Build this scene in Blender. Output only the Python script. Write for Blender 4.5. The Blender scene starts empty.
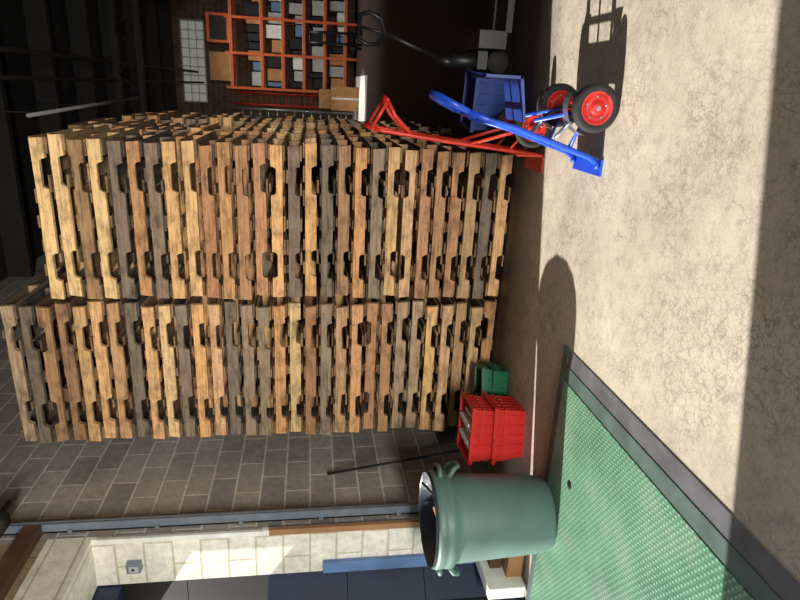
import bpy, math, random
from mathutils import Vector, Matrix
random.seed(23)
S=bpy.context.scene
def lin(c):
    return tuple(((v/255)/12.92 if v/255<=0.04045 else ((v/255+0.055)/1.055)**2.4) for v in c)+(1.0,)
W=(1,1,1,1)
# ---------------- materials ----------------
def newmat(name,rough=.7,metal=0.0):
    m=bpy.data.materials.new(name); m.use_nodes=True
    nt=m.node_tree; b=nt.nodes['Principled BSDF']
    b.inputs['Roughness'].default_value=rough; b.inputs['Metallic'].default_value=metal
    return m,nt,b
def N(nt,t,**k):
    n=nt.nodes.new(t)
    for a,v in k.items(): setattr(n,a,v)
    return n
def ramp(nt,fac,stops):
    r=N(nt,'ShaderNodeValToRGB'); e=r.color_ramp.elements
    while len(e)<len(stops): e.new(.5)
    for i,(p,c) in enumerate(stops):
        e[i].position=p; e[i].color=c
    nt.links.new(fac,r.inputs[0]); return r.outputs[0]
def coords(nt,scale=(1,1,1)):
    t=N(nt,'ShaderNodeTexCoord'); m=N(nt,'ShaderNodeMapping'); m.inputs['Scale'].default_value=scale
    nt.links.new(t.outputs['Object'],m.inputs[0]); return m.outputs[0]
def noise(nt,vec,scale,detail=4,rough=.55):
    n=N(nt,'ShaderNodeTexNoise'); n.inputs['Scale'].default_value=scale; n.inputs['Detail'].default_value=detail
    n.inputs['Roughness'].default_value=rough
    nt.links.new(vec,n.inputs['Vector']); return n.outputs['Fac']
def mix(nt,a,b,fac,mode='MIX'):
    m=N(nt,'ShaderNodeMix',data_type='RGBA',blend_type=mode)
    for s,v in ((0,fac),(6,a),(7,b)):
        if hasattr(v,'is_linked') or hasattr(v,'links'): nt.links.new(v,m.inputs[s])
        else: m.inputs[s].default_value=v
    return m.outputs[2]
def bump(nt,b,h,strength=.3,dist=.01):
    n=N(nt,'ShaderNodeBump'); n.inputs['Strength'].default_value=strength; n.inputs['Distance'].default_value=dist
    nt.links.new(h,n.inputs['Height']); nt.links.new(n.outputs[0],b.inputs['Normal'])
def g(v): return (v,v,v,1)
def plain(name,c,rough=.5,metal=0,var=.15,sc=8,bumpy=0):
    m,nt,b=newmat(name,rough,metal); v=coords(nt); n=noise(nt,v,sc)
    col=lin(c); out=ramp(nt,n,[(.3,tuple(x*(1-var) for x in col[:3])+(1,)),(.7,tuple(min(1,x*(1+var)) for x in col[:3])+(1,))])
    nt.links.new(out,b.inputs['Base Color'])
    if bumpy: bump(nt,b,n,bumpy,.01)
    return m
def wood(name,scale):
    m,nt,b=newmat(name,.85)
    a=N(nt,'ShaderNodeAttribute',attribute_name='tint')
    n=noise(nt,coords(nt,scale),3,6,.65)
    gr=ramp(nt,n,[(.3,g(.42)),(.48,g(.92)),(.72,g(1.25))])
    c=mix(nt,a.outputs['Color'],gr,1.0,'MULTIPLY')
    n2=noise(nt,coords(nt,(1,1,1.6)),6,5,.7)
    st=ramp(nt,n2,[(.34,g(.28)),(.52,g(1))])
    c=mix(nt,c,st,.75,'MULTIPLY')
    nt.links.new(c,b.inputs['Base Color']); bump(nt,b,n,.4,.005)
    return m
WX=wood('wood_grain_x',(1.5,22,22)); WY=wood('wood_grain_y',(22,1.5,22))

def concrete(name):
    m,nt,b=newmat(name,.6)
    v=coords(nt)
    n1=noise(nt,v,1.3,6,.6); n2=noise(nt,v,11,8,.75); n3=noise(nt,v,90,3,.6)
    c=ramp(nt,n1,[(.28,lin((164,154,139))),(.5,lin((188,177,160))),(.72,lin((206,195,177)))])
    c=mix(nt,c,ramp(nt,n2,[(.33,g(.66)),(.5,g(.97)),(.62,g(1.06))]),.8,'MULTIPLY')
    c=mix(nt,c,ramp(nt,n3,[(.3,g(.75)),(.6,g(1.05))]),.7,'MULTIPLY')
    def cracks(c,scale,w,dark,ms,lo,hi,amt):
        vo=N(nt,'ShaderNodeTexVoronoi',feature='DISTANCE_TO_EDGE'); vo.inputs['Scale'].default_value=scale
        mx=N(nt,'ShaderNodeVectorMath',operation='ADD')
        nn=N(nt,'ShaderNodeTexNoise'); nn.inputs['Scale'].default_value=scale*1.2; nn.inputs['Detail'].default_value=6
        sc=N(nt,'ShaderNodeVectorMath',operation='SCALE'); sc.inputs['Scale'].default_value=1.6/scale
        nt.links.new(v,nn.inputs['Vector']); nt.links.new(nn.outputs['Color'],sc.inputs[0])
        nt.links.new(v,mx.inputs[0]); nt.links.new(sc.outputs[0],mx.inputs[1]); nt.links.new(mx.outputs[0],vo.inputs['Vector'])
        ck=ramp(nt,vo.outputs['Distance'],[(0,g(dark)),(w,g(1))])
        msk=ramp(nt,noise(nt,v,ms,3),[(lo,g(0)),(hi,g(amt))])
        return mix(nt,c,mix(nt,c,ck,1.0,'MULTIPLY'),msk)
    c=cracks(c,7,.03,.5,2.0,.46,.6,.8)
    c=cracks(c,20,.09,.55,1.6,.42,.58,.8)
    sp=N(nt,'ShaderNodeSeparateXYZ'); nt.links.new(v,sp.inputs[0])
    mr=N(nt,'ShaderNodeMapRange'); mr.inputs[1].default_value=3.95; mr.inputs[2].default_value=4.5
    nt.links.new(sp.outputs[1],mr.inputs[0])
    dk=mix(nt,lin((68,54,47)),ramp(nt,n2,[(.3,g(.6)),(.6,g(1.1))]),1.0,'MULTIPLY')  # darker brown beyond the sun line: shade painted into the floor colour
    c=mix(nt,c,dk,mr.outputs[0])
    nt.links.new(c,b.inputs['Base Color']); bump(nt,b,n3,.12,.004)
    return m
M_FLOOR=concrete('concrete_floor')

def block(name,c1,c2,cm,axis,rough=.85):
    m,nt,b=newmat(name,rough)
    t=N(nt,'ShaderNodeTexCoord'); sp=N(nt,'ShaderNodeSeparateXYZ'); cb=N(nt,'ShaderNodeCombineXYZ')
    nt.links.new(t.outputs['Object'],sp.inputs[0])
    nt.links.new(sp.outputs[1 if axis=='Y' else 0],cb.inputs[0]); nt.links.new(sp.outputs[2],cb.inputs[1])
    br=N(nt,'ShaderNodeTexBrick'); br.inputs['Scale'].default_value=1
    br.inputs['Brick Width'].default_value=.4; br.inputs['Row Height'].default_value=.2
    br.inputs['Mortar Size'].default_value=.009; br.inputs['Mortar Smooth'].default_value=.3
    br.inputs['Color1'].default_value=lin(c1); br.inputs['Color2'].default_value=lin(c2); br.inputs['Mortar'].default_value=lin(cm)
    nt.links.new(cb.outputs[0],br.inputs['Vector'])
    n=noise(nt,coords(nt),18,5,.7); n2=noise(nt,coords(nt),2,3)
    c=mix(nt,br.outputs['Color'],ramp(nt,n,[(.3,g(.72)),(.65,g(1.15))]),.8,'MULTIPLY')
    c=mix(nt,c,ramp(nt,n2,[(.3,g(.7)),(.65,g(1.1))]),.7,'MULTIPLY')
    nt.links.new(c,b.inputs['Base Color'])
    inv=N(nt,'ShaderNodeMath',operation='SUBTRACT'); inv.inputs[0].default_value=1; nt.links.new(br.outputs['Fac'],inv.inputs[1])
    bump(nt,b,inv.outputs[0],.4,.008)
    return m
M_BLK=block('cinder_block',(158,150,142),(132,126,120),(192,184,172),'Y')
M_BLKX=block('cinder_block_far',(130,106,84),(108,88,70),(160,140,118),'X')
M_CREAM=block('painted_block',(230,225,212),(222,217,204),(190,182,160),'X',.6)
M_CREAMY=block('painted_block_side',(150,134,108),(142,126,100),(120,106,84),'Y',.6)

def stud_plate(name):
    m,nt,b=newmat(name,.5,.1)
    v=coords(nt)
    mp=N(nt,'ShaderNodeMapping'); mp.inputs['Rotation'].default_value=(0,0,math.radians(33)); mp.inputs['Scale'].default_value=(36,36,36)
    nt.links.new(v,mp.inputs[0])
    vo=N(nt,'ShaderNodeTexVoronoi',voronoi_dimensions='2D'); vo.inputs['Scale'].default_value=1; vo.inputs['Randomness'].default_value=0
    nt.links.new(mp.outputs[0],vo.inputs['Vector'])
    base=ramp(nt,noise(nt,v,3,5),[(.3,lin((78,124,98))),(.55,lin((102,148,118))),(.72,lin((130,158,138)))])
    st=ramp(nt,vo.outputs['Distance'],[(.18,g(1)),(.34,g(0))])
    c=mix(nt,base,lin((150,178,158)),mix(nt,g(0),st,.55))
    ed=ramp(nt,vo.outputs['Distance'],[(.3,g(1)),(.42,g(.6)),(.5,g(1))])
    c=mix(nt,c,ed,1.0,'MULTIPLY')
    wear=ramp(nt,noise(nt,v,1.6,4),[(.52,g(0)),(.7,g(.6))])
    c=mix(nt,c,lin((150,152,144)),wear)
    nt.links.new(c,b.inputs['Base Color']); bump(nt,b,st,.45,.004)
    return m
M_PLATE=stud_plate('green_tread_plate')
M_STEEL=plain('dock_frame_steel',(98,98,102),.6,.2,.3,6,.3)
M_STEELG=plain('dock_frame_green',(80,98,92),.6,.1,.3,6,.2)
M_GALV=plain('galvanised_steel',(130,142,158),.4,.4,.15,10)
M_BLACK=plain('black_paint',(22,22,24),.45)
M_RUBBER=plain('black_rubber',(28,27,27),.8,0,.2,30)
M_NAVY=plain('navy_vinyl',(24,36,62),.5,0,.35,2.5,.5)
M_NAVYL=plain('navy_vinyl_sunlit',(90,120,165),.45,0,.35,2.5,.5)  # paler copy of the navy vinyl, sunlight put into its colour
M_RED=plain('red_paint',(196,48,30),.4,0,.15)
M_REDP=plain('red_plastic',(192,28,23),.5,0,.1,5)
M_GREENP=plain('green_plastic',(14,92,56),.45,0,.1,5)
M_BLUE=plain('blue_paint',(26,72,190),.35,0,.12)
M_BLUEP=plain('blue_plastic',(28,52,120),.5,0,.12)
M_CAN=plain('grey_green_plastic',(88,114,108),.5,0,.1,5,.05)
M_BAG=plain('trash_liner',(60,66,76),.35,0,.3,20,.5)
M_PAPER=plain('paper',(215,212,205),.8,0,.1,15)
M_CHROME=plain('bare_metal',(160,160,165),.3,.8)
M_DARK=plain('dark_ceiling',(20,18,18),.9,0,.2,2)
M_BEAM=plain('dark_steel_beam',(34,30,28),.7,.2,.2,3)
M_LGREY=plain('light_grey_paint',(170,170,170),.6)
M_RUST=plain('rusty_brown',(80,54,38),.8,0,.35,6,.3)
M_ORANGE=plain('rack_orange',(206,92,42),.5)
M_CARD=plain('cardboard',(176,130,84),.9,0,.2,3)
M_BBLUE=plain('rack_bin_blue',(86,124,160),.6)
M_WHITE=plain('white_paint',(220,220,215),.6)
M_ALU=plain('aluminium',(170,172,176),.35,.7)
M_HAND=plain('wood_handle',(150,110,72),.6,0,.2,5)
M_GROUND=plain('asphalt_yard',(150,148,142),.9,0,.2,2)
M_BEIGE=plain('beige_panel',(176,150,112),.7,0,.1,2)
def emis(name,c,s):
    m,nt,b=newmat(name,.5); b.inputs['Base Color'].default_value=lin(c)
    b.inputs['Emission Color'].default_value=lin(c); b.inputs['Emission Strength'].default_value=s
    n=noise(nt,coords(nt),3); nt.links.new(ramp(nt,n,[(.3,tuple(x*.8 for x in lin(c)[:3])+(1,)),(.7,lin(c))]),b.inputs['Emission Color'])
    return m
M_PANE=emis('frosted_pane',(205,205,195),.25)

# ---------------- mesh builder ----------------
class MB:
    def __init__(s,name): s.n=name; s.v=[]; s.f=[]; s.m=[]; s.c=[]; s.mats=[]; s.sm=[]
    def mi(s,m):
        if m not in s.mats: s.mats.append(m)
        return s.mats.index(m)
    def add(s,vs,fs,mat,col=W,smooth=False):
        o=len(s.v); s.v+= [tuple(v) for v in vs]; k=s.mi(mat)
        for f in fs: s.f.append([i+o for i in f]); s.m.append(k); s.c.append(col); s.sm.append(smooth)
    def box(s,a,b,mat,col=W,M=None):
        x0,y0,z0=a; x1,y1,z1=b
        vs=[Vector(p) for p in ((x0,y0,z0),(x1,y0,z0),(x1,y1,z0),(x0,y1,z0),(x0,y0,z1),(x1,y0,z1),(x1,y1,z1),(x0,y1,z1))]
        if M is not None: vs=[M@v for v in vs]
        s.add(vs,[(0,3,2,1),(4,5,6,7),(0,1,5,4),(1,2,6,5),(2,3,7,6),(3,0,4,7)],mat,col)
    def prism(s,prof,y0,y1,mat,col=W,M=None):
        n=len(prof); vs=[Vector((x,y0,z)) for x,z in prof]+[Vector((x,y1,z)) for x,z in prof]
        if M is not None: vs=[M@v for v in vs]
        fs=[tuple(range(n)),tuple(range(2*n-1,n-1,-1))]+[(i+n,(i+1)%n+n,(i+1)%n,i) for i in range(n)]
        s.add(vs,fs,mat,col)
    def tube(s,pts,r,mat,col=W,closed=False,seg=10):
        pts=[Vector(p) for p in pts]; n=len(pts); rings=[]; prev=None
        for i,p in enumerate(pts):
            if closed: t=(pts[(i+1)%n]-pts[i-1])
            else: t=pts[min(i+1,n-1)]-pts[max(i-1,0)]
            t.normalize()
            if prev is None:
                a=Vector((0,0,1)) if abs(t.z)<.9 else Vector((1,0,0))
                u=t.cross(a).normalized()
            else: u=(prev-t*prev.dot(t)).normalized()
            prev=u; w=t.cross(u); rr=r[i] if isinstance(r,(list,tuple)) else r
            rings.append([p+u*math.cos(2*math.pi*k/seg)*rr+w*math.sin(2*math.pi*k/seg)*rr for k in range(seg)])
        vs=[v for R in rings for v in R]; fs=[]
        for i in range(n if closed else n-1):
            j=(i+1)%n
            for k in range(seg): fs.append((i*seg+k,i*seg+(k+1)%seg,j*seg+(k+1)%seg,j*seg+k))
        if not closed: fs+= [tuple(range(seg-1,-1,-1)),tuple(range((n-1)*seg,n*seg))]
        s.add(vs,fs,mat,col,True)
    def rev(s,prof,c,axis,mat,col=W,seg=40,smooth=True):
        ax=Vector(axis).normalized(); a=Vector((0,0,1)) if abs(ax.z)<.9 else Vector((1,0,0))
        u=ax.cross(a).normalized(); w=ax.cross(u); c=Vector(c); vs=[]; fs=[]
        for r,h in prof:
            for k in range(seg):
                t=2*math.pi*k/seg; vs.append(c+ax*h+(u*math.cos(t)+w*math.sin(t))*max(r,1e-4))
        for i in range(len(prof)-1):
            for k in range(seg): fs.append((i*seg+k,i*seg+(k+1)%seg,(i+1)*seg+(k+1)%seg,(i+1)*seg+k))
        s.add(vs,fs,mat,col,smooth)
    def build(s,loc=(0,0,0),bevel=0,parent=None):
        me=bpy.data.meshes.new(s.n); L=Vector(loc)
        me.from_pydata([Vector(v)-L for v in s.v],[],s.f)
        for m in s.mats: me.materials.append(m)
        me.polygons.foreach_set('material_index',s.m); me.polygons.foreach_set('use_smooth',s.sm)
        at=me.color_attributes.new('tint','FLOAT_COLOR','CORNER'); data=[]
        for p,c in zip(me.polygons,s.c): data+=list(c)*p.loop_total
        at.data.foreach_set('color',data); me.update()
        ob=bpy.data.objects.new(s.n,me); ob.location=loc; S.collection.objects.link(ob)
        if bevel:
            b=ob.modifiers.new('bevel','BEVEL'); b.width=bevel; b.segments=2; b.limit_method='ANGLE'; b.angle_limit=math.radians(50)
        if parent: ob.parent=parent
        return ob

# ---------------- room shell ----------------
XL=-3.15; XO=-3.55; YD0=.95; YD1=3.75; ZD=3.15; YB=-5; YF=24; XR=7; ZC=6.4
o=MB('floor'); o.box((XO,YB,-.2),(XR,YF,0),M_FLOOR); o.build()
o=MB('ceiling'); o.box((XO,YB,ZC),(XR,YF,ZC+.2),M_DARK)
for y in range(-4,24,2): o.box((XL,y,ZC-.35),(XR,y+.12,ZC),M_BEAM)
o.build()
o=MB('wall_left'); 
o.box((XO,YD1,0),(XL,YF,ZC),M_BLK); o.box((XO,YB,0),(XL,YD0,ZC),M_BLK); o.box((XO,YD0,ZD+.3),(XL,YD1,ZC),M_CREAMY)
o.build()
o=MB('trim_1')
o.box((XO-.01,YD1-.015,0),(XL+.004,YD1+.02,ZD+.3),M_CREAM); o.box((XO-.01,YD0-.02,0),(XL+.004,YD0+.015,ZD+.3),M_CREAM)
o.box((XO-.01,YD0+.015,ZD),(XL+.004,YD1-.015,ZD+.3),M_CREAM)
o.build()
o=MB('wall_far'); o.box((XO,YF,0),(XR,YF+.3,ZC),M_BLKX); o.build()
o=MB('wall_right'); o.box((XR,YB,0),(XR+.3,YF,ZC),M_BLK); o.build()
o=MB('wall_back'); o.box((XO,YB-.3,0),(-2.2,YB,ZC),M_BLKX); o.box((3.8,YB-.3,0),(XR,YB,ZC),M_BLKX); o.box((-2.2,YB-.3,3.4),(3.8,YB,ZC),M_BLKX); o.build()
o=MB('yard_ground'); o.box((-40,-40,-1.4),(XO-.02,60,-1.2),M_GROUND); o.build()

o=MB('roof_girder'); o.box((XL,13.4,4.9),(XR,13.55,5.0),M_BEAM); o.box((XL,13.4,5.35),(XR,13.55,5.45),M_BEAM)
for i in range(12): 
    x=XL+.4+i*.8; o.tube([(x,13.47,4.95),(x+.4,13.47,5.4)],.02,M_BEAM,seg=6); o.tube([(x+.4,13.47,5.4),(x+.8,13.47,4.95)],.02,M_BEAM,seg=6)
o.build()
o=MB('ceiling_conduit'); o.tube([(-.52,8.2,5),(-.4,13.4,5)],.025,M_LGREY,seg=8); o.tube([(.25,6,5.6),(.25,23.9,5.6)],.04,M_BEAM,seg=8); o.tube([(-.1,6,5.4),(-.1,23.9,5.4)],.03,M_BEAM,seg=8)
for y in (8.5,11): o.tube([(-.5,y,5),(-.5,y,ZC)],.01,M_BEAM,seg=6)
o.build()

# ---------------- dock opening parts ----------------
o=MB('dock_leveler')
o.box((-3.75,1.42,.0),(-1.68,3.22,.014),M_PLATE)
o.box((-3.75,3.225,.0),(-1.47,3.30,.008),M_STEELG)
o.box((-1.675,1.2,.0),(-1.58,3.225,.010),M_STEELG); o.box((-1.575,1.2,.0),(-1.47,3.225,.006),M_STEEL)
o.box((-3.75,1.2,0),(-1.68,1.415,.006),M_STEEL)
o.rev([(0,.016),(.028,.016),(.03,.014)],(-2.25,2.93,0),(0,0,1),M_BLACK,seg=16)
o.build()
o=MB('dock_seal')
def pad(z0,z1,s):
    m=M_NAVY
    if s==1: prof=[(-3.56,3.76),(-3.97,3.25),(-4.15,3.31),(-4.2,4.1),(-3.56,4.1)]
    elif s==2: prof=[(-3.84,3.54),(-3.83,3.42),(-3.97,3.25),(-4.15,3.31),(-4.1,3.56)]
    elif s==3: prof=[(-3.56,3.76),(-4.1,3.76),(-4.2,4.1),(-3.56,4.1)]; m=M_BLACK
    else: prof=[(-3.56,.94),(-3.97,1.14),(-4.15,1.1),(-4.2,.5),(-3.56,.5)]
    n=len(prof)
    vs=[(x,y,z0) for x,y in prof]+[(x,y,z1) for x,y in prof]
    fs=[tuple(range(n)),tuple(range(2*n-1,n-1,-1))]+[(i+n,(i+1)%n+n,(i+1)%n,i) for i in range(n)]
    o.add(vs,fs,m)
z=-.5
while z<3.2:
    if z>1.85: pad(z,z+.6,2); pad(z,z+.6,3)
    else: pad(z,z+.6,1)
    pad(z,z+.6,-1); z+=.605
o.box((-4.2,.5,2.98),(-3.57,4.1,3.8),M_NAVY)
o.tube([(-3.74,3.52,-.3),(-3.74,3.52,1.9)],.012,M_BLACK,seg=8)
o.build()
o=MB('trim_2')
o.box((XL-.02,YD1-.045,.75),(XL+.03,YD1-.016,1.9),M_HAND); o.box((XL-.02,YD1-.04,1.95),(XL+.02,YD1-.016,3.1),M_WHITE)
o.box((XO,YD1-.05,.1),(XO+.10,YD1-.016,1.5),M_NAVYL)
o.build()
o=MB('overhead_door')
for y0,s in ((3.86,1),(.84,-1)):
    X=XL+.012
    o.box((X,y0-.035,0.02),(X+.012,y0+.035,4.2),M_GALV); o.box((X,y0-.035,0.02),(X+.075,y0-.025,4.2),M_GALV)
    o.tube([(X+.05,y0+.0,.02),(X+.05,y0,4.2),(X+.11,y0,4.5),(X+.4,y0,4.75),(X+.9,y0,4.85),(X+3,y0,4.9)],.022,M_GALV,seg=8)
    for i in range(7): o.box((X,y0-.05,.3+i*.6),(X+.03,y0+.05,.33+i*.6),M_GALV)
for i in range(5): o.box((XL+.35+i*.56,.9,4.78),(XL+.9+i*.56,3.8,4.83),M_BEIGE)
o.tube([(XL+.2,.8,3.75),(XL+.2,3.95,3.75)],.02,M_BEAM,seg=8); o.rev([(.001,0),(.09,0),(.09,.12),(.001,.12)],(XL+.2,3.65,3.75),(0,1,0),M_BEAM,seg=20)
o.tube([(XL+.2,1.2,3.75),(XL+.2,3.4,3.75)],.045,M_RUST,seg=12)
o.box((XL+.012,.9,3.5),(XL+.09,3.82,3.62),M_RUST); o.box((XL+.012,.9,3.9),(XL+.06,3.82,3.98),M_BEAM)
o.build()
o=MB('electrical_box'); o.box((-3.42,YD1-.07,2.82),(-3.34,YD1-.016,2.92),M_GALV); o.box((-3.405,YD1-.076,2.835),(-3.355,YD1-.07,2.90),M_LGREY)
o.box((-3.39,YD1-.08,2.86),(-3.37,YD1-.076,2.88),M_BLACK); o.build(bevel=.004)
o=MB('wood_blocking')
o.box((-3.50,3.40,.02),(-3.2,3.52,.14),M_HAND,M=None); o.box((-3.54,3.54,.02),(-3.18,3.72,.10),M_WHITE); o.box((-3.45,3.5,.15),(-3.22,3.66,.24),M_RUST)
o.box((-3.52,3.3,.02),(-3.42,3.72,.30),M_WHITE)
o.build(bevel=.006)

# ---------------- pallets ----------------
PAL=[(222,176,122),(206,156,106),(190,146,104),(230,192,138),(172,134,98),(204,164,120),(148,128,106),(182,134,96),(222,180,126),(128,112,96),(214,168,114),(176,150,120),(198,148,98),(214,160,108)]
def vary(c,a=.12):
    k=1+random.uniform(-a,a); return tuple(min(1,x*k*(1+random.uniform(-.03,.03))) for x in c[:3])+(1,)
def notch(x0,x1,zl,zh,flip):
    L=x1-x0; d=.040; r=.02
    def nt(a,b): return [(a,zl),(a+r*.3,zl+d*.6),(a+r,zl+d),(b-r,zl+d),(b-r*.3,zl+d*.6),(b,zl)]
    e=random.uniform(.14,.17)
    bot=[(x0,zl)]+nt(x0+e,x0+e+.22)+nt(x1-e-.22,x1-e)+[(x1,zl)]
    # worn, chipped upper edge and split ends
    top=[(x1+random.uniform(-.012,0),zh)]
    k=5
    for i in range(k-1,0,-1): top.append((x0+L*i/k+random.uniform(-.05,.05),zh-random.choice((0,0,.001,.004))))
    top.append((x0+random.uniform(0,.012),zh))
    p=bot+top
    if flip: p=[(x,zl+zh-z) for x,z in p][::-1]
    return p
def stack(name,x0,y0,n,pitch=.1275,jit=.024):
    o=MB(name)
    for i in range(n):
        z=i*pitch+.002; jx=random.uniform(-jit,jit)*.7; jy=random.uniform(-jit,jit); a=x0+jx; b=y0+jy
        wi=1.215+random.uniform(-.03,.008); dp=1.02
        base=lin(random.choice(PAL)); flip=random.random()<.08
        rot=Matrix.Translation((a+.6,b+.5,0))@Matrix.Rotation(random.uniform(-.016,.016),4,'Z')@Matrix.Translation((-a-.6,-b-.5,0))
        t=.018; sh=.088
        bd=5 if not flip else 7
        def deck(k,zz):
            for j in range(k):
                cx=a+.05+(wi-.1)*j/(k-1); w=.13 if j in (0,k-1) else random.choice((.07,.09,.10,.12))
                X0=max(a,cx-w/2); X1=min(a+wi,cx+w/2)
                e0=random.uniform(.004,.045) if random.random()<.8 else -.006
                if random.random()<.08: continue
                dz=random.uniform(-.002,.001)
                c=vary(base,.25); c=tuple(x*.42 for x in c[:3])+(1,)  # deck boards tinted dark, painting in the shade of the gaps
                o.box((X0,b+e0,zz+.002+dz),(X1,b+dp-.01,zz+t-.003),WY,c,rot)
        deck(bd,z)
        for j,yy in enumerate((0,.49,.98)):
            c=vary(base if random.random()<.7 else lin(random.choice(PAL)),.18)
            o.prism(notch(a,a+wi,z+t,z+t+sh,flip),b+yy,b+yy+.038,WX,c,rot)
        deck(12-bd,z+t+sh)
    return o.build(loc=(x0,y0,0))
stack('pallet_stack',-2.90,4.66,31)
stack('pallet_stack',-1.63,4.66,28)
stack('pallet_stack',-1.63,5.80,29)
stack('pallet_stack',-1.60,6.95,28)
stack('pallet_stack',-2.90,5.80,30)

# ---------------- trash can ----------------
cx,cy=-2.69,3.22
o=MB('trash_can')
o.rev([(.0,.015),(.235,.015),(.245,.03),(.252,.10),(.258,.11),(.285,.64),(.287,.68),(.312,.69),(.314,.73),(.307,.745),(.312,.755),(.316,.79),(.308,.81),(.292,.81),(.288,.76),(.275,.60),(.245,.05),(0,.04)],(cx,cy,.0),(0,0,1),M_CAN,seg=64)
for t in (math.radians(200),math.radians(20)):
    c,s=math.cos(t),math.sin(t); p=lambda r,w,z:(cx+c*r-s*w,cy+s*r+c*w,z)
    o.tube([p(.29,-.08,.70),p(.345,-.07,.66),p(.355,-.05,.63),p(.358,0,.625),p(.355,.05,.63),p(.345,.07,.66),p(.29,.08,.70)],.016,M_CAN,seg=10)
    o.tube([p(.30,-.1,.76),p(.34,-.07,.755),p(.35,0,.75),p(.34,.07,.755),p(.30,.1,.76)],.015,M_CAN,seg=10)
seg=48; vs=[];fs=[]
rr=[(.317,.70),(.32,.80),(.302,.828),(.29,.81),(.27,.66),(.2,.60),(.05,.63),(.001,.6)]
for i,(r,h) in enumerate(rr):
    for k in range(seg):
        t=2*math.pi*k/seg; w=random.uniform(-1,1)
        vs.append((cx+math.cos(t)*(r+.002*w),cy+math.sin(t)*(r+.002*w),h+(.02*w if i in(0,4,5,6) else .002*w)))
for i in range(2,len(rr)-1):
    for k in range(seg): fs.append((i*seg+k,i*seg+(k+1)%seg,(i+1)*seg+(k+1)%seg,(i+1)*seg+k))
o.add(vs,fs,M_BAG,W,True)
o.box((-.10,-.14,0),(.12,.1,.06),M_CARD,W,Matrix.Translation((cx-.05,cy+.02,.64))@Matrix.Rotation(.5,4,'X')@Matrix.Rotation(.6,4,'Z'))
o.box((-.12,-.09,0),(.1,.09,.03),M_PAPER,W,Matrix.Translation((cx+.1,cy-.05,.68))@Matrix.Rotation(-.5,4,'Y'))
o.tube([(cx-.1,cy-.1,.5),(cx+.22,cy+.1,.86)],.008,M_BLACK,seg=8)
o.build(loc=(cx,cy,0))

# ---------------- totes ----------------
def tote(o,M,w,d,h,mat,taper=.88,ribs=5):
    t=.006
    def ring(sx,sy,z): return [M@Vector((a*sx/2,b*sy/2,z)) for a,b in ((-1,-1),(1,-1),(1,1),(-1,1))]
    rs=[ring(w*taper,d*taper,0),ring(w,d,h),ring(w-2*t,d-2*t,h),ring(w*taper-2*t,d*taper-2*t,t)]
    vs=[v for r in rs for v in r]; fs=[(3,2,1,0)]
    for i in range(3):
        for k in range(4): fs.append((i*4+k,i*4+(k+1)%4,(i+1)*4+(k+1)%4,(i+1)*4+k))
    fs.append((12,13,14,15)); o.add(vs,fs,mat)
    e=.014
    for (a,b) in (((-w/2-e,-d/2-e,h-.03),(w/2+e,-d/2,h)),((-w/2-e,d/2,h-.03),(w/2+e,d/2+e,h)),((-w/2-e,-d/2,h-.03),(-w/2,d/2,h)),((w/2,-d/2,h-.03),(w/2+e,d/2,h))): o.box(a,b,mat,W,M)
    for zz in (.62,):
        k=taper+(1-taper)*zz; ww,dd=w*k,d*k
        for (a,b) in (((-ww/2-.007,-dd/2-.007,h*zz),(ww/2+.007,-dd/2+.002,h*zz+.012)),((-ww/2-.007,dd/2-.002,h*zz),(ww/2+.007,dd/2+.007,h*zz+.012)),((-ww/2-.007,-dd/2,h*zz),(-ww/2+.002,dd/2,h*zz+.012)),((ww/2-.002,-dd/2,h*zz),(ww/2+.007,dd/2,h*zz+.012))): o.box(a,b,mat,W,M)
    for i in range(ribs):
        u=-.4+.8*i/(ribs-1)
        for sgn in(-1,1):
            o.tube([M@Vector((u*w*taper,sgn*d*taper/2,.01)),M@Vector((u*w,sgn*d/2,h-.02))],.004,mat,seg=6)
            o.tube([M@Vector((sgn*w*taper/2,u*d*taper,.01)),M@Vector((sgn*w/2,u*d,h-.02))],.004,mat,seg=6)
o=MB('red_storage_tote')
R=Matrix.Rotation(math.radians(8),4,'Z'); T=Matrix.Translation
tote(o,T((-2.43,3.91,.0))@R,.42,.34,.25,M_REDP)
tote(o,T((-2.43,3.91,.185))@R@Matrix.Rotation(.03,4,'Y'),.42,.34,.24,M_REDP)
for i in range(7): o.box((-.17+i*.045,-.12,.02),(-.145+i*.045,.13,.20+.02*(i%3)),M_PAPER,W,T((-2.43,3.91,.19))@R)
o.build(loc=(-2.43,3.91,0))
o=MB('green_storage_tote'); tote(o,T((-2.25,4.33,.0))@Matrix.Rotation(.1,4,'Z'),.24,.2,.13,M_GREENP,.9,4); tote(o,T((-2.25,4.33,.09))@Matrix.Rotation(.25,4,'Z'),.24,.2,.13,M_GREENP,.9,4); o.build(loc=(-2.25,4.33,0))
o=MB('blue_storage_tote'); tote(o,T((-.05,4.9,.0))@Matrix.Rotation(-.15,4,'Z'),.40,.34,.36,M_BLUEP,.88,5); o.build(loc=(-.05,4.9,0))
o=MB('broom'); o.tube([(-2.78,4.18,.16),(-3.13,4.38,1.45)],.011,M_BEAM,seg=8)
o.box((-.14,-.03,0),(.14,.03,.05),M_HAND,W,T((-2.765,4.17,.12))); 
for i in range(13): o.tube([(-2.895+i*.0215,4.17,.12),(-2.905+i*.023,4.165,.003)],.009,M_BLACK,seg=5)
o.build()

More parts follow.
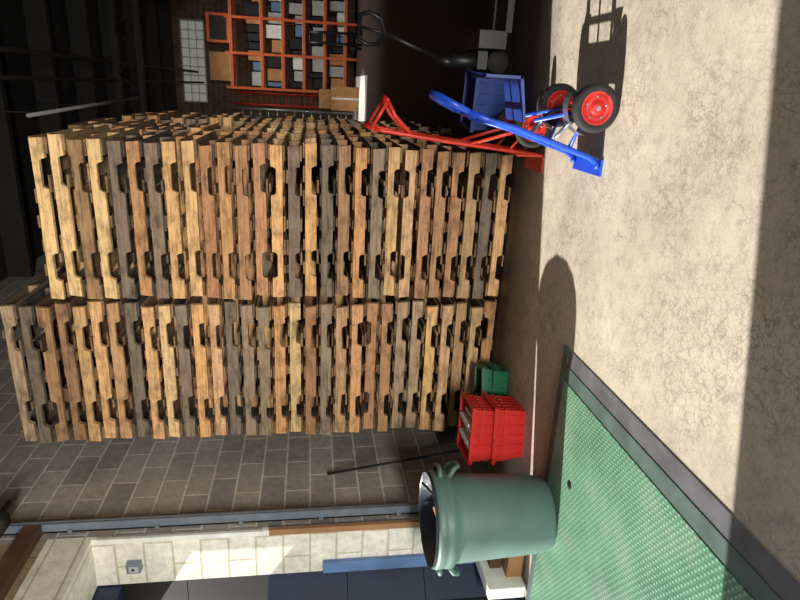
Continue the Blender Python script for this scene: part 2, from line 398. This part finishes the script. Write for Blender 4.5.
# ---------------- hand trucks ----------------
def wheel(o,c,R,w,hub,sgn=-1):
    c=Vector(c)
    o.rev([(R*.66,-w/2*.8),(R*.82,-w/2),(R*.94,-w/2*.85),(R,-w/2*.4),(R,w/2*.4),(R*.94,w/2*.85),(R*.82,w/2),(R*.66,w/2*.8)],c,(0,1,0),M_RUBBER)
    o.rev([(R*.68,-w/2*.85),(R*.62,-w/2*.9),(R*.58,-w*.25),(R*.3,-w*.25),(R*.24,-w*.55),(R*.12,-w*.6),(0,-w*.6)],c,(0,1,0),hub)
    o.rev([(R*.68,w/2*.85),(R*.62,w/2*.9),(R*.58,w*.25),(R*.3,w*.25),(R*.24,w*.55),(0,w*.6)],c,(0,1,0),hub)
    o.rev([(R*.1,-w*.75),(R*.1,-w*.55)],c,(0,1,0),M_CHROME,seg=8); o.rev([(0,-w*.75),(R*.1,-w*.75)],c,(0,1,0),M_CHROME,seg=8)
    for k in range(5):
        t=2*math.pi*k/5; o.rev([(0,-w*.30),(R*.06,-w*.30),(R*.06,-w*.2)],c+Vector((math.cos(t)*R*.45,0,math.sin(t)*R*.45)),(0,1,0),M_CHROME,seg=8)
o=MB('blue_hand_truck')
yc=3.36
for y in (yc-.16,yc+.16):
    o.tube([(-.33,y,.03),(-.30,y,.08),(-.16,y,.52),(-.13,y,.66),(-.09,y,.78)],.015,M_BLUE)
    o.tube([(-.25,y,.20),(-.05,y,.125),(-.12,y,.42)],.012,M_BLUE)
    o.tube([(-.36,y,.025),(-.33,y,.03)],.015,M_BLUE)
o.tube([(-.09,yc-.16,.78),(-.05,yc-.15,.87),(-.02,yc-.11,.93),(-.01,yc,.95),(-.02,yc+.11,.93),(-.05,yc+.15,.87),(-.09,yc+.16,.78)],.017,M_BLUE)
for x,z in ((-.27,.18),(-.21,.37),(-.155,.55),(-.11,.74)): o.tube([(x,yc-.16,z),(x,yc+.16,z)],.012,M_BLUE)
o.tube([(-.25,yc,.2),(-.12,yc,.74)],.012,M_BLUE)
o.box((-.40,yc-.18,.0),(-.31,yc+.18,.012),M_BLUE)
o.prism([(-.325,.012),(-.31,.0),(-.21,.30),(-.225,.31)],yc-.15,yc+.15,M_BLUEP)
o.prism([(-.13,.46),(.10,.50),(.10,.515),(-.13,.475)],yc-.15,yc+.15,M_BLUEP)
o.prism([(.085,.50),(.10,.50),(.10,.70),(.085,.70)],yc-.15,yc+.15,M_BLUEP)
o.tube([(-.04,yc-.27,.125),(-.04,yc+.27,.125)],.012,M_CHROME)
for y in (yc-.19,yc+.19):
    pts=[(-.04+.145*math.cos(t),y,.125+.145*math.sin(t)) for t in [math.radians(a) for a in range(60,175,12)]]
    for a,b in zip(pts,pts[1:]):
        o.add([(a[0],y-.04,a[2]),(b[0],y-.04,b[2]),(b[0],y+.04,b[2]),(a[0],y+.04,a[2])],[(0,1,2,3)],M_CHROME)
    o.tube([(-.04,y,.125),(-.13,y,.24),(-.2,y,.30)],.012,M_CHROME)
wheel(o,(-.04,yc-.245,.125),.125,.055,M_REDP); wheel(o,(-.04,yc+.245,.125),.125,.055,M_REDP)
o.build(loc=(-.04,yc,0))
o=MB('red_hand_truck')
yc=4.22
for y in (yc-.15,yc+.15):
    o.tube([(-.38,y,.03),(-.36,y,.2),(-.31,y,.7),(-.26,y,1.12),(-.25,y,1.18)],.014,M_RED)
    o.tube([(-.28,y,.93),(-.16,y,1.05),(-.07,y,1.10)],.013,M_RED)
    o.tube([(-.35,y,.25),(-.20,y,.13),(-.33,y,.55)],.012,M_RED)
o.tube([(-.25,yc-.15,1.18),(-.24,yc-.12,1.22),(-.235,yc,1.235),(-.24,yc+.12,1.22),(-.25,yc+.15,1.18)],.014,M_RED)
o.tube([(-.07,yc-.15,1.10),(-.05,yc,1.11),(-.07,yc+.15,1.10)],.015,M_RED); o.tube([(-.245,yc-.15,1.2),(-.07,yc-.15,1.10)],.012,M_RED); o.tube([(-.245,yc+.15,1.2),(-.07,yc+.15,1.10)],.012,M_RED)
for x,z in ((-.36,.2),(-.335,.45),(-.31,.7),(-.285,.93)): o.tube([(x,yc-.15,z),(x,yc+.15,z)],.012,M_RED)
o.tube([(-.35,yc,.2),(-.285,yc,.93)],.011,M_RED)
o.box((-.50,yc-.17,0),(-.37,yc+.17,.012),M_RED); o.box((-.39,yc-.17,.0),(-.375,yc+.17,.2),M_RED)
o.tube([(-.2,yc-.24,.125),(-.2,yc+.24,.125)],.012,M_CHROME)
wheel(o,(-.2,yc-.22,.125),.125,.05,M_REDP); wheel(o,(-.2,yc+.22,.125),.125,.05,M_REDP)
o.build(loc=(-.3,yc,0))
# pallet jack
o=MB('pallet_jack')
for y in (5.0,5.36):
    o.box((.46,y-.08,.05),(1.6,y+.08,.10),M_BLACK); o.rev([(0,-.05),(.04,-.05),(.04,.05),(0,.05)],(1.4,y,.04),(0,1,0),M_RUBBER,seg=20)
o.box((.34,4.93,.08),(.47,5.43,.30),M_BLACK)
o.rev([(.001,0),(.06,0),(.06,.28),(.035,.3),(.035,.42),(.001,.42)],(.25,5.18,.16),(0,0,1),M_BLACK,seg=20)
o.box((.19,5.08,.18),(.33,5.28,.26),M_BLACK); o.tube([(.20,5.18,.3),(.14,5.18,.33)],.012,M_RED,seg=8)
for y in (5.1,5.26): o.rev([(0,-.03),(.085,-.03),(.09,-.02),(.09,.02),(.085,.03),(0,.03)],(.25,y,.09),(0,1,0),M_RUBBER,seg=28)
o.tube([(.25,5.18,.55),(.41,5.10,1.01)],.022,M_BLACK); o.tube([(.22,5.18,.42),(.25,5.18,.56)],.045,M_BLACK)
loop=[(0,0,0),(.02,-.11,.05),(.05,-.14,.14),(.07,-.1,.21),(.07,.1,.21),(.05,.14,.14),(.02,.11,.05)]
cr=math.cos(.9); sr=math.sin(.9)
o.tube([(.41+x*cr-y*sr,5.10+x*sr+y*cr,1.01+z) for x,y,z in loop],.018,M_BLACK,closed=True)
o.tube([(.41,5.10,1.01),(.41+.07*cr,5.10+.07*sr,1.22)],.012,M_BLACK)
o.build()
o=MB('black_hand_truck'); dx0=-.9; dy0=3.2
for x in (2.15,2.45): o.tube([(x+dx0,17+dy0,.02),(x+dx0,17.05+dy0,1.2),(x+dx0,17.2+dy0,1.6)],.04,M_BLACK,seg=8)
for z in (.3,.7,1.1,1.6): 
    yy=17.05+dy0+(.15 if z>1.4 else 0); o.tube([(2.15+dx0,yy,z),(2.45+dx0,yy,z)],.03,M_BLACK,seg=8)
o.box((2.1+dx0,16.75+dy0,0),(2.5+dx0,17.0+dy0,.02),M_BLACK)
for x in (2.05,2.55): o.rev([(0,-.04),(.17,-.04),(.17,.04),(0,.04)],(x+dx0,17.2+dy0,.17),(1,0,0),M_RUBBER,seg=24)
o.tube([(2.05+dx0,17.2+dy0,.17),(2.55+dx0,17.2+dy0,.17)],.02,M_BLACK,seg=8)
o.build()
o=MB('storage_rack')
for x in (-.2,.9,2.0,3.1):
    for y in (22.3,23.4): o.box((x-.04,y-.05,0),(x+.04,y+.05,4.4),M_ORANGE)
    for z in range(5): o.tube([(x,22.3,.3+z*.9),(x,23.4,.8+z*.9)],.03,M_ORANGE,seg=6)
for z in (.4,1.1,1.8,2.5,3.2,4.2):
    for y in (22.3,23.4): o.box((-.2,y-.03,z-.045),(3.1,y+.03,z+.045),M_ORANGE)
    o.box((-.2,22.3,z+.045),(3.1,23.4,z+.06),M_LGREY)
    x=-.1
    while x<2.9 and z<4.0:
        w=random.uniform(.15,.5); o.box((x,22.35,z+.06),(x+w-.05,23.2,z+.06+random.uniform(.2,.5)),random.choice((M_BBLUE,M_WHITE,M_LGREY,M_CARD,M_BEAM,M_LGREY,M_BEAM))); x+=w
o.box((0,22.4,4.26),(.9,23.2,4.95),M_CARD); o.box((1.2,22.4,4.26),(2.1,23.2,5.0),M_ORANGE); o.box((1.28,22.38,4.36),(2.02,22.4,4.9),M_BEAM)
o.build()
o=MB('window_1'); 
for i in range(9):
    for j in range(3): o.box((-.75+i*.3,23.93,5.35+j*.26),(-.49+i*.3,23.97,5.57+j*.26),M_PANE)
o.box((-.8,23.965,5.3),(1.98,23.995,6.15),M_LGREY); o.build()
def ladder(name,x,y,h,mat,w=.4,lean=.5):
    o=MB(name)
    for dx in (0,w): o.tube([(x+dx,y,0.02),(x+dx,y+lean,h)],.045,mat,seg=6)
    k=int(h/.3)
    for i in range(1,k): t=i/k; o.tube([(x,y+lean*t,h*t),(x+w,y+lean*t,h*t)],.025,mat,seg=6)
    o.build()
ladder('red_ladder',-.75,22.9,4.3,M_RED); ladder('aluminium_ladder',-1.3,22.7,4.3,M_ALU)
o=MB('cardboard_box'); o.box((-.75,20.9,0.006),(.0,21.6,.9),M_CARD); o.box((-.70,20.95,.9),(-.1,21.5,1.3),M_CARD); o.box((-.4,20.895,0.006),(-.34,20.9,.9),M_WHITE); o.build(bevel=.01)
o=MB('sunlit_floor_patch'); o.box((-1.3,18,0),(.35,23.9,.006),M_WHITE); o.build()  # white strip that paints a sunlit patch onto the far floor
o=MB('hanging_sign')
o.box((1.9,15.0,4.2),(2.7,15.06,5.4),M_RUST); o.tube([(2.0,15.03,5.4),(2.0,15.03,ZC)],.02,M_BEAM); o.tube([(2.6,15.03,5.4),(2.6,15.03,ZC)],.02,M_BEAM); o.build()

# ---------------- lights ----------------
def light(name,typ,loc,energy,target=None,color=(1,1,1),**k):
    l=bpy.data.lights.new(name,typ); l.energy=energy; l.color=color
    for a,v in k.items(): setattr(l,a,v)
    ob=bpy.data.objects.new(name,l); ob.location=loc; S.collection.objects.link(ob)
    if target is not None: ob.rotation_euler=(Vector(target)-Vector(loc)).to_track_quat('-Z','Y').to_euler()
    return ob
el=math.radians(29.5); d=Vector((.977*math.cos(el),.215*math.cos(el),-math.sin(el)))
light('sun','SUN',(-20,-4,12),9.6,Vector((-20,-4,12))+d,(1,.965,.9),angle=.009)
light('pallet_fill','AREA',(.8,-4.6,.7),150,(-1.6,4.7,2.8),(1,.95,.87),shape='RECTANGLE',size=2.6,size_y=.7,spread=math.radians(72))  # added low fill behind the camera to brighten the pallet fronts
light('far_rack_fill','AREA',(1.0,20,6.0),90,(1,21,0),(1,.93,.82),shape='RECTANGLE',size=3,size_y=2,spread=math.radians(110))  # added fill over the far racks, not a real fixture
light('far_patch_spot','SPOT',(-.5,19,5.8),1500,(-.6,19.6,0),(1,.97,.9),spot_size=math.radians(24))  # added spot under the roof, imitates daylight on the far floor patch
w=bpy.data.worlds.new('World'); S.world=w; w.use_nodes=True; nt=w.node_tree
sky=nt.nodes.new('ShaderNodeTexSky'); sky.sky_type='NISHITA'; sky.sun_disc=False; sky.sun_elevation=el; sky.sun_rotation=math.radians(-100)
bg=nt.nodes['Background']; bg.inputs['Strength'].default_value=.2
nt.links.new(sky.outputs[0],bg.inputs[0])
# ---------------- camera ----------------
cam=bpy.data.cameras.new('camera'); co=bpy.data.objects.new('camera',cam); S.collection.objects.link(co); S.camera=co
cam.sensor_width=36; cam.sensor_fit='HORIZONTAL'; cam.lens=27
a=math.radians(19.5); p=math.radians(8.53)
R0=Vector((math.cos(a),math.sin(a),0)); F0=Vector((-math.sin(a),math.cos(a),0)); U0=Vector((0,0,1))
F=F0*math.cos(p)-U0*math.sin(p); U=U0*math.cos(p)+F0*math.sin(p)
Mx=Matrix((( -U.x,R0.x,-F.x),(-U.y,R0.y,-F.y),(-U.z,R0.z,-F.z))).to_4x4()
co.matrix_world=Matrix.Translation((0,0,1.6))@Mx
S.view_settings.view_transform='Standard'
